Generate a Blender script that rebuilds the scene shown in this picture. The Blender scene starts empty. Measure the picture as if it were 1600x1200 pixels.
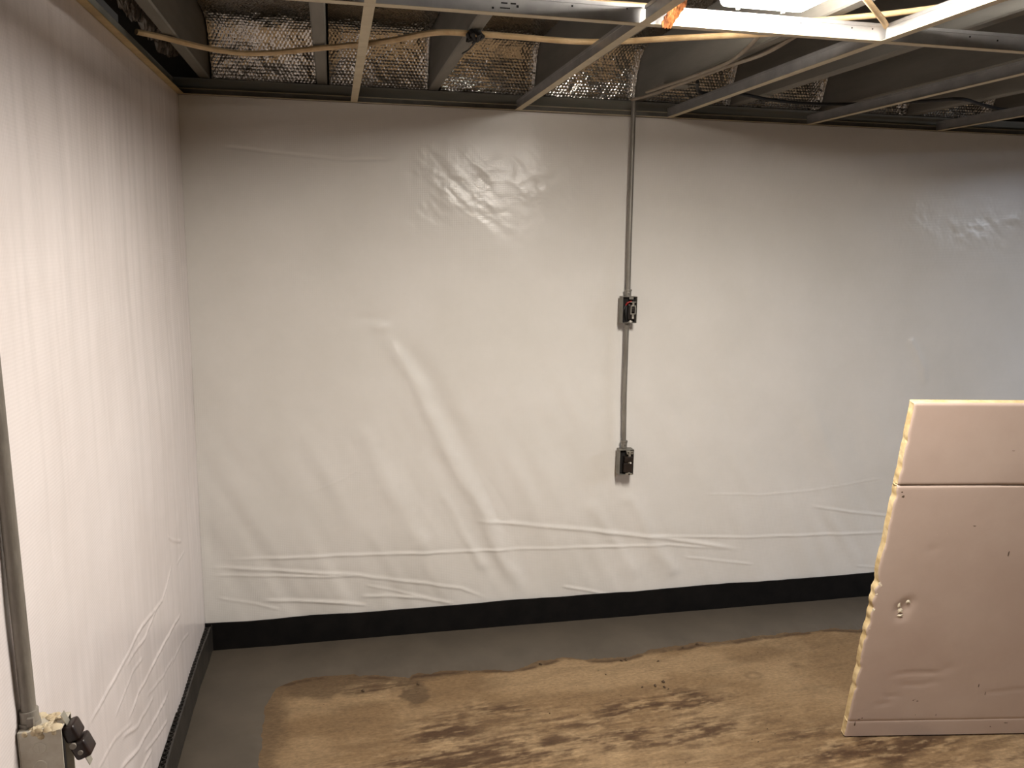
import bpy, bmesh, math, random
import numpy as np
from mathutils import Vector, Matrix

random.seed(7)
RNG = np.random.RandomState(11)
scene = bpy.context.scene
COL = scene.collection

# ------------------------------------------------------------------ camera
F_PX = 1295.19
cam_data = bpy.data.cameras.new('camera')
cam_data.sensor_fit = 'HORIZONTAL'
cam_data.sensor_width = 36.0
cam_data.lens = F_PX / 1600.0 * 36.0
cam_data.clip_start = 0.02
cam = bpy.data.objects.new('camera', cam_data)
COL.objects.link(cam)
right = Vector((0.97786834, -0.20862255, 0.01581586)).normalized()
fwd = Vector((0.20820114, 0.96286084, -0.17190488))
fwd = (fwd - fwd.dot(right) * right).normalized()
up = right.cross(fwd).normalized()
M = Matrix.Identity(4)
for i in range(3):
    M[i][0] = right[i]; M[i][1] = up[i]; M[i][2] = -fwd[i]
M[0][3], M[1][3], M[2][3] = 0.5255, -3.2242, 1.6212
cam.matrix_world = M
scene.camera = cam

# ------------------------------------------------------------------ world, exposure
world = bpy.data.worlds.new('world'); scene.world = world
world.use_nodes = True
bg = world.node_tree.nodes.get('Background') or world.node_tree.nodes.new('ShaderNodeBackground')
bg.inputs[0].default_value = (0.10, 0.09, 0.08, 1)
bg.inputs[1].default_value = 0.3
vs = scene.view_settings
vs.view_transform = 'Standard'
vs.look = 'None'
vs.gamma = 1.0
vs.use_curve_mapping = False
vs.exposure = 0.0
LAMP_WARM = 155.0      # emission of the wraparound light in view
LAMP_COOL = 75.0       # emission of the second light further right

# ------------------------------------------------------------------ room numbers
H = 2.104            # height of the hanging grid
JB = 2.166           # underside of the joists
JT = 2.401           # top of the joists
XR, YF = 6.6, -6.0   # far right, behind the camera

def lin(r, g, b):
    f = lambda c: (c / 255.0 / 12.92) if c / 255.0 <= 0.04045 else ((c / 255.0 + 0.055) / 1.055) ** 2.4
    return (f(r), f(g), f(b), 1.0)

# ------------------------------------------------------------------ materials
def mat(name, col=(0.8, 0.8, 0.8, 1), rough=0.6, metal=0.0, spec=0.5, col2=None, nscale=8.0,
        detail=6.0, bump=0.0, bscale=40.0, bdist=0.002, stretch=(1, 1, 1), lo=0.35, hi=0.65, emit=None, estr=0.0):
    m = bpy.data.materials.new(name); m.use_nodes = True
    nt = m.node_tree; b = nt.nodes.get('Principled BSDF')
    b.inputs['Base Color'].default_value = col
    b.inputs['Roughness'].default_value = rough
    b.inputs['Metallic'].default_value = metal
    b.inputs['Specular IOR Level'].default_value = spec
    if emit:
        b.inputs['Emission Color'].default_value = emit
        b.inputs['Emission Strength'].default_value = estr
    if col2 is not None or bump > 0:
        tc = nt.nodes.new('ShaderNodeTexCoord')
        mp = nt.nodes.new('ShaderNodeMapping'); mp.inputs['Scale'].default_value = stretch
        nt.links.new(tc.outputs['Object'], mp.inputs[0])
    if col2 is not None:
        n = nt.nodes.new('ShaderNodeTexNoise'); n.inputs['Scale'].default_value = nscale
        n.inputs['Detail'].default_value = detail; n.inputs['Roughness'].default_value = 0.65
        r = nt.nodes.new('ShaderNodeValToRGB')
        r.color_ramp.elements[0].position = lo; r.color_ramp.elements[0].color = col
        r.color_ramp.elements[1].position = hi; r.color_ramp.elements[1].color = col2
        nt.links.new(mp.outputs[0], n.inputs['Vector'])
        nt.links.new(n.outputs['Fac'], r.inputs[0]); nt.links.new(r.outputs[0], b.inputs['Base Color'])
    if bump > 0:
        n2 = nt.nodes.new('ShaderNodeTexNoise'); n2.inputs['Scale'].default_value = bscale
        n2.inputs['Detail'].default_value = 5.0
        bp = nt.nodes.new('ShaderNodeBump'); bp.inputs['Strength'].default_value = bump
        bp.inputs['Distance'].default_value = bdist
        nt.links.new(mp.outputs[0], n2.inputs['Vector'])
        nt.links.new(n2.outputs['Fac'], bp.inputs['Height']); nt.links.new(bp.outputs[0], b.inputs['Normal'])
    return m

def sheet_mat(name, axis, c1, c2):
    """white woven poly sheeting: satin, with a faint warp and weft"""
    m = mat(name, c1, 0.27, 0, 0.5, col2=c2, nscale=2.2)
    nt = m.node_tree; b = nt.nodes.get('Principled BSDF')
    tc = nt.nodes.new('ShaderNodeTexCoord')
    hs = []
    for k in (axis, 'Z'):
        w = nt.nodes.new('ShaderNodeTexWave'); w.wave_type = 'BANDS'; w.bands_direction = k
        w.inputs['Scale'].default_value = 46.0; w.inputs['Distortion'].default_value = 1.2
        w.inputs['Detail'].default_value = 2.0; w.inputs['Detail Scale'].default_value = 0.6
        nt.links.new(tc.outputs['Object'], w.inputs['Vector']); hs.append(w)
    ad = nt.nodes.new('ShaderNodeMath'); ad.operation = 'ADD'
    nt.links.new(hs[0].outputs['Fac'], ad.inputs[0]); nt.links.new(hs[1].outputs['Fac'], ad.inputs[1])
    bp = nt.nodes.new('ShaderNodeBump'); bp.inputs['Strength'].default_value = 0.10; bp.inputs['Distance'].default_value = 0.001
    nt.links.new(ad.outputs[0], bp.inputs['Height']); nt.links.new(bp.outputs[0], b.inputs['Normal'])
    return m

def attr_mat(name, attr, rough=0.75, grain=0.35):
    m = bpy.data.materials.new(name); m.use_nodes = True
    nt = m.node_tree; b = nt.nodes.get('Principled BSDF')
    b.inputs['Roughness'].default_value = rough; b.inputs['Specular IOR Level'].default_value = 0.3
    at = nt.nodes.new('ShaderNodeAttribute'); at.attribute_name = attr
    tc = nt.nodes.new('ShaderNodeTexCoord')
    mp = nt.nodes.new('ShaderNodeMapping'); mp.inputs['Scale'].default_value = (1, 2.2, 1); mp.inputs['Rotation'].default_value = (0, 0, 0.05)
    n = nt.nodes.new('ShaderNodeTexNoise'); n.inputs['Scale'].default_value = 55; n.inputs['Detail'].default_value = 8; n.inputs['Roughness'].default_value = 0.7
    mr = nt.nodes.new('ShaderNodeMapRange'); mr.inputs['From Min'].default_value = 0.3; mr.inputs['From Max'].default_value = 0.7
    mr.inputs['To Min'].default_value = 1 - grain; mr.inputs['To Max'].default_value = 1 + grain * 0.55
    mx = nt.nodes.new('ShaderNodeVectorMath'); mx.operation = 'SCALE'
    nt.links.new(tc.outputs['Object'], mp.inputs[0]); nt.links.new(mp.outputs[0], n.inputs['Vector'])
    nt.links.new(n.outputs['Fac'], mr.inputs['Value'])
    nt.links.new(at.outputs['Color'], mx.inputs[0]); nt.links.new(mr.outputs[0], mx.inputs['Scale'])
    # fine scrub scratches, strongest in the worn zones (alpha of the attribute)
    mp2 = nt.nodes.new('ShaderNodeMapping'); mp2.inputs['Scale'].default_value = (7, 75, 1); mp2.inputs['Rotation'].default_value = (0, 0, -0.10)
    n3 = nt.nodes.new('ShaderNodeTexNoise'); n3.inputs['Scale'].default_value = 1.0; n3.inputs['Detail'].default_value = 9; n3.inputs['Roughness'].default_value = 0.72
    nt.links.new(tc.outputs['Object'], mp2.inputs[0]); nt.links.new(mp2.outputs[0], n3.inputs['Vector'])
    m3 = nt.nodes.new('ShaderNodeMapRange'); m3.inputs['From Min'].default_value = 0.50; m3.inputs['From Max'].default_value = 0.66
    nt.links.new(n3.outputs['Fac'], m3.inputs['Value'])
    al = nt.nodes.new('ShaderNodeMath'); al.operation = 'MULTIPLY_ADD'; al.inputs[1].default_value = 0.75; al.inputs[2].default_value = 0.10
    nt.links.new(at.outputs['Alpha'], al.inputs[0])
    ml = nt.nodes.new('ShaderNodeMath'); ml.operation = 'MULTIPLY'; ml.use_clamp = True
    nt.links.new(m3.outputs[0], ml.inputs[0]); nt.links.new(al.outputs[0], ml.inputs[1])
    mc = nt.nodes.new('ShaderNodeMix'); mc.data_type = 'RGBA';
    cin = [i for i in mc.inputs if i.type == 'RGBA']; cout = [o for o in mc.outputs if o.type == 'RGBA'][0]
    cin[1].default_value = lin(78, 56, 38)
    nt.links.new(ml.outputs[0], mc.inputs[0]); nt.links.new(mx.outputs[0], cin[0])
    nt.links.new(cout, b.inputs['Base Color'])
    bp = nt.nodes.new('ShaderNodeBump'); bp.inputs['Strength'].default_value = 0.25; bp.inputs['Distance'].default_value = 0.002
    nt.links.new(n.outputs['Fac'], bp.inputs['Height']); nt.links.new(bp.outputs[0], b.inputs['Normal'])
    return m

MT = {
    'sheet_b': sheet_mat('white_woven_poly_back', 'X', lin(224, 221, 216), lin(217, 214, 208)),
    'sheet_l': sheet_mat('white_woven_poly_left', 'Y', lin(229, 222, 221), lin(222, 214, 212)),
    'block': mat('grey_foundation', lin(120, 116, 110), 0.9, col2=lin(145, 140, 133), bump=0.4),
    'plainwall': mat('bare_block_wall', lin(112, 108, 102), 0.8),
    'black': mat('black_dimple_plastic', lin(9, 9, 9), 0.6, 0, 0.2, col2=lin(20, 18, 17), nscale=14, bump=0.3, bscale=70),
    'black_l': mat('black_scuffed_plastic', lin(34, 32, 30), 0.42, 0, 0.45, col2=lin(58, 54, 49), nscale=18, bump=0.3, bscale=70),
    'cement': mat('smooth_grey_cement', lin(78, 71, 62), 0.5, 0, 0.35, col2=lin(87, 79, 69), nscale=5, bump=0.12, bscale=60),
    'joist': mat('grey_painted_joist', lin(108, 106, 101), 0.75, 0, 0.3, col2=lin(130, 127, 120), nscale=6, stretch=(1, 0.15, 1), bump=0.3, bscale=30),
    'deck': mat('dark_subfloor', lin(88, 78, 66), 0.85, col2=lin(110, 98, 84), nscale=5, stretch=(0.3, 1, 1)),
    'sill': mat('grey_green_sill', lin(116, 116, 108), 0.7, col2=lin(138, 136, 126), nscale=9, stretch=(0.2, 1, 1), bump=0.3, bscale=40),
    'grid': mat('cream_grid_enamel', lin(196, 184, 156), 0.45, 0, 0.4, col2=lin(178, 165, 136), nscale=12),
    'gridweb': mat('galvanised_grid_web', lin(178, 177, 176), 0.38, 0.5, 0.5, col2=lin(156, 155, 155), nscale=12),
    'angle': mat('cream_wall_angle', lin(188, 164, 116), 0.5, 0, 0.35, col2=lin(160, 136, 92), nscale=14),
    'angle_b': mat('shaded_cream_wall_angle', lin(128, 124, 116), 0.5, 0, 0.35, col2=lin(108, 104, 96), nscale=14),  # grid cream greyed and darkened for the shade along the back wall
    'hole': mat('dark_hole_and_shade', lin(20, 17, 15), 0.9),  # near-black for holes and rivets; stands in for shade inside open boxes
    'cable': mat('beige_cable_jacket', lin(206, 180, 140), 0.55, 0, 0.35, col2=lin(176, 148, 108), nscale=16),
    'cable_g': mat('grey_beige_cable_jacket', lin(160, 150, 136), 0.6, 0, 0.3, col2=lin(136, 126, 112), nscale=16),
    'cable_k': mat('black_cable_jacket', lin(24, 22, 21), 0.6),
    'rust': mat('rust_brown_fibre', lin(58, 30, 14), 0.95, 0, 0.1, col2=lin(120, 74, 40), nscale=60, stretch=(1, 1, 0.25), bump=0.8, bscale=120, lo=0.4, hi=0.6),
    'emt': mat('galvanised_conduit', lin(146, 142, 134), 0.42, 0.35, 0.5, col2=lin(116, 111, 103), nscale=26, stretch=(1, 1, 0.2), bump=0.15, bscale=90),
    'emt_old': mat('weathered_conduit', lin(142, 136, 126), 0.5, 0.15, 0.5, col2=lin(104, 98, 90), nscale=24, stretch=(1, 1, 0.22), bump=0.3, bscale=90),
    'boxm': mat('galvanised_box', lin(138, 135, 127), 0.5, 0.35, 0.5, col2=lin(112, 108, 100), nscale=22, bump=0.12, bscale=60),
    'box_old': mat('dusty_galvanised_box', lin(206, 202, 190), 0.55, 0.0, 0.4, col2=lin(182, 174, 158), nscale=16, bump=0.15, bscale=60),
    'mortar': mat('dried_mortar', lin(206, 194, 168), 0.9, 0, 0.2, col2=lin(184, 166, 136), nscale=30, bump=0.6, bscale=90),
    'bakelite': mat('black_bakelite', lin(26, 22, 20), 0.35, 0, 0.5, col2=lin(44, 36, 32), nscale=30),
    'brownbake': mat('brown_bakelite', lin(42, 28, 24), 0.4, 0, 0.5, col2=lin(28, 20, 18), nscale=30),
    'steel': mat('bare_steel_strap', lin(176, 172, 160), 0.4, 0.7, 0.5),
    'redwire': mat('red_wire', lin(150, 34, 30), 0.5),
    'whitewire': mat('white_wire', lin(200, 196, 186), 0.5),
    'foamface': mat('pink_grey_foam_face', lin(203, 184, 172), 0.6, 0, 0.3, col2=lin(193, 172, 160), nscale=2.5, bump=0.1, bscale=30),
    'foamedge': mat('yellowed_foam_edge', lin(226, 206, 164), 0.85, 0, 0.2, col2=lin(196, 170, 122), nscale=24, bump=0.6, bscale=60),
    'grime_and_groove': mat('grime_and_groove', lin(92, 76, 62), 0.9),
    'foamchip': mat('pale_torn_foam', lin(236, 226, 204), 0.8),
    'housing': mat('white_light_housing', lin(225, 222, 215), 0.4),
    'crumb': mat('dark_crumb', lin(62, 48, 34), 0.9, col2=lin(96, 78, 58), nscale=80),
    'lens_w': mat('lit_acrylic_lens', lin(250, 246, 238), 0.4, emit=(1.0, 0.925, 0.835, 1), estr=LAMP_WARM),
    'lens_c': mat('lit_cool_acrylic_lens', lin(246, 248, 252), 0.4, emit=(0.78, 0.86, 1.0, 1), estr=LAMP_COOL),
}

def foil_mat():
    m = mat('silver_bubble_foil', lin(196, 193, 188), 0.16, 1.0, 0.5, bump=0.3, bscale=190, bdist=0.001)
    return m
MT['foil'] = foil_mat()

# ------------------------------------------------------------------ mesh helpers
class MB:
    def __init__(self):
        self.v = []; self.f = []; self.mi = []
    def add(self, vs, fs, mi=0):
        o = len(self.v)
        self.v += [tuple(p) for p in vs]
        self.f += [tuple(i + o for i in q) for q in fs]
        self.mi += [mi] * len(fs)
        return self
    def box(self, a, b, mi=0, mtx=None):
        x0, y0, z0 = a; x1, y1, z1 = b
        vs = [Vector(p) for p in ((x0,y0,z0),(x1,y0,z0),(x1,y1,z0),(x0,y1,z0),(x0,y0,z1),(x1,y0,z1),(x1,y1,z1),(x0,y1,z1))]
        if mtx is not None: vs = [mtx @ p for p in vs]
        return self.add(vs, [(0,3,2,1),(4,5,6,7),(0,1,5,4),(1,2,6,5),(2,3,7,6),(3,0,4,7)], mi)
    def tube(self, pts, r, n=10, caps=True, mi=0, flat=1.0):
        pts = [Vector(p) for p in pts]
        rs = r if isinstance(r, (list, tuple)) else [r] * len(pts)
        T = []
        for i in range(len(pts)):
            a = pts[max(0, i - 1)]; b = pts[min(len(pts) - 1, i + 1)]
            T.append((b - a).normalized())
        ref = Vector((0, 0, 1)) if abs(T[0].z) < 0.9 else Vector((1, 0, 0))
        u = T[0].cross(ref).normalized(); vs = []
        for i, p in enumerate(pts):
            u = (u - u.dot(T[i]) * T[i]).normalized(); w = T[i].cross(u)
            for k in range(n):
                a = 2 * math.pi * k / n
                vs.append(p + u * (math.cos(a) * rs[i]) + w * (math.sin(a) * rs[i] * flat))
        fs = []
        for i in range(len(pts) - 1):
            for k in range(n):
                k2 = (k + 1) % n
                fs.append((i*n+k, i*n+k2, (i+1)*n+k2, (i+1)*n+k))
        if caps:
            fs.append(tuple(range(n - 1, -1, -1))); fs.append(tuple((len(pts)-1)*n + k for k in range(n)))
        return self.add(vs, fs, mi)
    def cyl(self, c, axis, r, h, n=16, mi=0, r2=None):
        c = Vector(c); a = Vector(axis).normalized()
        return self.tube([c - a*h/2, c + a*h/2], [r, r if r2 is None else r2], n, True, mi)
    def build(self, name, mats, parent=None, smooth=False, bevel=0.0, seg=2):
        me = bpy.data.meshes.new(name)
        me.from_pydata(self.v, [], self.f)
        mats = mats if isinstance(mats, (list, tuple)) else [mats]
        for m in mats: me.materials.append(m)
        if len(mats) > 1: me.polygons.foreach_set('material_index', self.mi)
        bm = bmesh.new(); bm.from_mesh(me)
        bmesh.ops.recalc_face_normals(bm, faces=bm.faces)
        if bevel > 0:
            es = [e for e in bm.edges if len(e.link_faces) == 2 and e.calc_face_angle(0) > 0.6]
            bmesh.ops.bevel(bm, geom=es, offset=bevel, segments=seg, affect='EDGES', profile=0.6, clamp_overlap=True)
        bm.to_mesh(me); bm.free()
        if smooth:
            me.polygons.foreach_set('use_smooth', [True] * len(me.polygons))
            try: me.set_sharp_from_angle(angle=math.radians(40))
            except Exception: pass
        me.update()
        return link(name, me, parent)

def link(name, me, parent=None):
    o = bpy.data.objects.new(name, me); COL.objects.link(o)
    if parent is not None: o.parent = parent
    return o

def grid_mesh(name, P, m, parent=None, smooth=True, flip=False):
    """P: (rows, cols, 3) array -> quad grid"""
    r, c, _ = P.shape
    me = bpy.data.meshes.new(name)
    idx = np.arange(r * c).reshape(r, c)
    q = np.stack([idx[:-1, :-1], idx[:-1, 1:], idx[1:, 1:], idx[1:, :-1]], -1).reshape(-1, 4)
    if flip: q = q[:, ::-1]
    n = len(q)
    me.vertices.add(r * c); me.vertices.foreach_set('co', P.reshape(-1).astype(np.float32))
    me.loops.add(n * 4); me.loops.foreach_set('vertex_index', q.reshape(-1).astype(np.int32))
    me.polygons.add(n); me.polygons.foreach_set('loop_start', np.arange(0, n * 4, 4, dtype=np.int32))
    me.polygons.foreach_set('loop_total', np.full(n, 4, dtype=np.int32))
    me.update(calc_edges=True)
    if smooth: me.polygons.foreach_set('use_smooth', np.ones(n, dtype=bool))
    me.materials.append(m)
    me.validate(); me.update()
    return link(name, me, parent)

def empty(name, loc=(0, 0, 0)):
    o = bpy.data.objects.new(name, None); COL.objects.link(o); o.location = loc
    o.empty_display_size = 0.05
    return o

def tag(o, label, cat, group=None):
    o['label'] = label; o['category'] = cat
    if group: o['group'] = group
    return o
def struct(o, label=None):
    o['kind'] = 'structure'
    if label: o['label'] = label
    return o

def under(root, *objs):
    """parent parts (built in world coordinates) to a root placed at the thing's base"""
    for o in objs:
        o.parent = root
        o.matrix_parent_inverse = Matrix.Translation(-Vector(root.location))

# ------------------------------------------------------------------ noise
_T = RNG.rand(256, 256)
def vnoise(x, y):
    xi = np.floor(x).astype(int); yi = np.floor(y).astype(int)
    fx = x - xi; fy = y - yi
    fx = fx*fx*(3-2*fx); fy = fy*fy*(3-2*fy)
    g = lambda a, b: _T[a & 255, b & 255]
    return (g(xi,yi)*(1-fx)+g(xi+1,yi)*fx)*(1-fy) + (g(xi,yi+1)*(1-fx)+g(xi+1,yi+1)*fx)*fy
def fbm(x, y, o=4, s=0.0):
    r = 0; a = 0.5; t = 0
    for k in range(o):
        r = r + a * vnoise(x * 2**k + 17.3*k + s, y * 2**k + 9.1*k + s * 0.7); t += a; a *= 0.55
    return r / t
def sstep(a, b, x):
    t = np.clip((x - a) / (b - a), 0, 1); return t*t*(3-2*t)
def pl_dist(U, V, pts):
    """signed distance and parameter (0..1) along a polyline"""
    best = np.full(U.shape, 1e9); sg = np.zeros(U.shape); par = np.zeros(U.shape)
    pts = np.array(pts, float); L = np.r_[0, np.cumsum(np.linalg.norm(np.diff(pts, axis=0), axis=1))]
    for i in range(len(pts) - 1):
        a, b = pts[i], pts[i+1]; d = b - a; l2 = d @ d
        t = np.clip(((U-a[0])*d[0] + (V-a[1])*d[1]) / l2, 0, 1)
        du = U - a[0] - t*d[0]; dv = V - a[1] - t*d[1]
        dd = np.hypot(du, dv); s = np.sign(d[0]*dv - d[1]*du)
        k = dd < best
        best = np.where(k, dd, best); sg = np.where(k, s, sg); par = np.where(k, (L[i] + t*math.sqrt(l2)) / L[-1], par)
    return best, sg, par
def crease(h, U, V, pts, w, amp, side=0.35, wob=0.006):
    pu = [p[0] for p in pts]; pv = [p[1] for p in pts]; mg = 0.12
    rows = np.where((V[:, 0] > min(pv)-mg) & (V[:, 0] < max(pv)+mg))[0]
    cols = np.where((U[0] > min(pu)-mg) & (U[0] < max(pu)+mg))[0]
    if len(rows) == 0 or len(cols) == 0: return
    s = np.ix_(rows, cols); u = U[s]; v = V[s]
    n1 = (fbm(u*9, v*9, 3, 3.0) - .5) * wob*2; n2 = (fbm(u*9, v*9, 3, 41.0) - .5) * wob*2
    d, sg, t = pl_dist(u + n1, v + n2, pts)
    fade = sstep(0, .12, t) * sstep(0, .12, 1-t) * (0.55 + 0.9*fbm(u*6, v*6, 2, 77.0))
    h[s] += fade * amp * (np.exp(-(d/w)**2) - side*np.exp(-((d - 0*sg)/(w*3.2))**2) * (sg > 0))

# ------------------------------------------------------------------ floor
def build_floor():
    xs = np.r_[np.arange(0, 3.2, 0.0055), np.linspace(3.2, XR, 40)]
    ys = np.r_[np.linspace(YF, -1.5, 40)[:-1], np.arange(-1.5, 0.001, 0.0055)]
    X, Y = np.meshgrid(xs, ys)
    Z = (fbm(X*3, Y*3, 4, 5.0) - .5) * 0.004
    o = grid_mesh('floor', np.stack([X, Y, Z - 0.002], -1), None or MT['cement'])
    me = o.data; me.materials.clear()
    tan = np.array(lin(148, 124, 93)[:3]); tan2 = np.array(lin(126, 102, 73)[:3]); dark = np.array(lin(70, 49, 31)[:3])
    damp = np.array(lin(84, 67, 48)[:3]); pale = np.array(lin(190, 164, 126)[:3])
    n1 = fbm(X*3.2, Y*5.5, 6, 2.0)
    C = tan[None, None]*(1-sstep(.35, .65, n1))[..., None] + tan2[None, None]*sstep(.35, .65, n1)[..., None]
    # damp margin that follows the cement edge
    edge = np.interp(X, CE[:, 0], CE[:, 1])
    dd = edge - Y                      # metres beyond the strip
    wob = (fbm(X*7, Y*7, 4, 8.0) - .5)
    left = np.exp(-((X - .55)/.26)**2)
    mz = 1 - sstep(0.0, 0.025 + .05*left, dd + wob*(.05 + .09*left) - .07*left)
    eL = np.interp(Y, CL[::-1, 1], CL[::-1, 0]); dl = X - eL
    ml = (1 - sstep(0.0, .10, dl + wob*.16)) * (Y < -.25)
    wob2 = fbm(X*5, Y*6, 5, 240.0) - .5
    X_, Y_ = X, Y; X, Y = X + wob2*.16, Y + wob*.14
    patch = np.exp(-((X-.50)/.27)**2 - ((Y+.345)/.085)**2)*1.15
    tongue = np.exp(-((X-.775 - .1*(Y+.4))/.050)**2 - ((Y+.45)/.115)**2)*1.15
    tongue = np.maximum(tongue, .8*np.exp(-((X-.74)/.07)**2 - ((Y+.375)/.045)**2))
    X, Y = X_, Y_
    m = np.clip(np.maximum(np.maximum(mz*.9, ml*.8), np.maximum(sstep(.15, .75, patch + wob2*.9)*.95, sstep(.25, .7, tongue + wob2*.6))), 0, 1)[..., None]
    C = C*(1-m*.8) + damp*m*.8
    # scrubbed dark streaks, dragged along x
    ca, sa = math.cos(.10), math.sin(.10)
    Xr = X*ca + Y*sa; Yr = -X*sa + Y*ca
    st = fbm(Xr*8, Yr*70, 5, 20.0)*.45 + fbm(Xr*22, Yr*40, 4, 63.0)*.30 + fbm(Xr*3, Yr*6, 3, 33.0)*.25
    zone = np.zeros_like(X)
    for cx, cy, rx, ry, a in [(.86,-.72,.16,.10,.8),(1.02,-.62,.22,.08,.7),(1.62,-.70,.30,.07,.95),(1.75,-.66,.10,.06,.8),(1.0,-.86,.5,.10,.9),(1.55,-.86,.5,.10,.8),(2.25,-1.07,.30,.10,1.1),(2.05,-.95,.22,.05,.6),(1.3,-.75,.3,.1,.6),(.66,-.40,.12,.06,.7),(1.6,-1.3,1.6,.3,.7)]:
        zone = np.maximum(zone, a*np.exp(-((X-cx)/rx)**2 - ((Y-cy)/ry)**2))
    k = sstep(.42, .62, st + (zone - .5)*.22)*np.clip(zone*1.5, 0, 1)
    C = C*(1-(k*.94)[..., None]) + dark*(k*.94)[..., None]
    faint = sstep(.52, .70, fbm(Xr*6, Yr*26, 5, 88.0))*.22
    C = C*(1-faint[..., None]) + damp*faint[..., None]
    sp = sstep(.54, .70, fbm(Xr*18, Yr*90, 4, 55.0))*np.clip(zone*1.4, 0, .9)*.4
    C = C*(1-sp[..., None]) + pale*sp[..., None]
    # thin ragged dark line against the cement
    q = np.exp(-((dd + wob*.03 - .012)/.010)**2)*sstep(.38, .55, fbm(X*12, Y*12, 3, 12.))*.8
    C = C*(1-q[..., None]) + dark*.8*q[..., None]
    # a few faint round stains
    for cx, cy, r in [(2.06,-.565,.028),(2.26,-.52,.010)]:
        d = np.hypot(X-cx, (Y-cy)*1.3); q = np.exp(-((d-r)/.012)**2)*.35
        C = C*(1-q[..., None]) + dark*q[..., None]
    ca_ = me.color_attributes.new('stain', 'FLOAT_COLOR', 'POINT')
    buf = np.ones((X.size, 4), np.float32); buf[:, :3] = C.reshape(-1, 3); buf[:, 3] = np.clip(zone, 0, 1).reshape(-1)
    ca_.data.foreach_set('color', buf.reshape(-1))
    me.materials.append(attr_mat('stained_tan_concrete', 'stain'))
    return struct(o, 'tan stained concrete floor with dark scrubbed streaks')

CE = np.array([(-.1,-.29),(0,-.29),(.35,-.295),(.486,-.276),(.636,-.303),(.773,-.352),(.787,-.331),(.943,-.326),(1.095,-.349),(1.161,-.366),(1.292,-.326),(1.382,-.302),(1.474,-.344),(1.632,-.347),(1.739,-.32),(1.864,-.31),(1.963,-.29),(2.036,-.303),(2.159,-.286),(2.342,-.273),(2.456,-.282),(2.581,-.274),(2.684,-.305),(3.2,-.28),(4.5,-.30),(XR,-.28)])
CL = np.array([(.40,-.25),(.36,-.295),(.30,-.33),(.275,-.43),(.273,-.63),(.282,-.8),(.27,-1.2),(.29,-2.0),(.27,-3.5),(.28,YF)])
floor = build_floor()

def build_cement():
    N = 14
    def strip(path_n, inner, outer):
        return None
    mb = MB()
    xs = np.r_[np.arange(0, 3.2, .005), np.linspace(3.2, XR, 60)]
    ed = np.interp(xs, CE[:, 0], CE[:, 1]) + (fbm(xs*20, xs*0+3.3, 5)-.5)*.036 + (fbm(xs*70, xs*0+9.3, 3)-.5)*.016
    s = np.linspace(0, 1, N)
    P = np.zeros((N, len(xs), 3)); P[..., 0] = xs[None]; P[..., 1] = ed[None]*s[:, None]
    P[..., 2] = .0075*(1 - s[:, None]**6) + (fbm(P[..., 0]*4, P[..., 1]*4, 3)-.5)*.003*(1-s[:, None]**4) - .004*(s[:, None]**12)
    a = P
    ys = np.r_[np.arange(-.24, -1.9, -.012), np.linspace(-1.9, YF, 50)]
    el = np.interp(ys, CL[::-1, 1], CL[::-1, 0]) + (fbm(ys*26, ys*0+8.3, 4)-.5)*.022
    Q = np.zeros((N, len(ys), 3)); Q[..., 1] = ys[None]; Q[..., 0] = el[None]*s[:, None]
    Q[..., 2] = .0074*(1 - s[:, None]**6) + (fbm(Q[..., 0]*4, Q[..., 1]*4, 3)-.5)*.003*(1-s[:, None]**4) - .004*(s[:, None]**12)
    for A, flip in ((a, False), (Q, False)):
        r, c, _ = A.shape; idx = np.arange(r*c).reshape(r, c)
        q = np.stack([idx[:-1,:-1], idx[:-1,1:], idx[1:,1:], idx[1:,:-1]], -1).reshape(-1, 4)
        mb.add(A.reshape(-1, 3).tolist(), q.tolist())
    o = mb.build('cement_strip', MT['cement'], None, smooth=False)
    o.data.polygons.foreach_set('use_smooth', [True]*len(o.data.polygons))
    for pz in (): pass
    # make sure it faces up
    if o.data.polygons[0].normal.z < 0: o.data.flip_normals()
    o.parent = floor
    o['label'] = 'smooth darker grey cement band along the wall base'
    return o
build_cement()

# ------------------------------------------------------------------ walls
wb = struct(MB().box((-.25, .012, -.1), (XR + .2, .22, H + .022)).build('wall_back', MT['block']), 'foundation wall behind the white sheeting')
wl = struct(MB().box((-.22, YF, -.1), (-.012, .012, H + .022)).build('wall_left', MT['block']), 'foundation wall behind the white sheeting')
struct(MB().box((XR, YF, -.1), (XR + .2, .012, JT)).build('wall_right', MT['plainwall']))
struct(MB().box((-.22, YF - .2, -.1), (XR + .2, YF, JT)).build('wall_front', MT['plainwall']))

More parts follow.
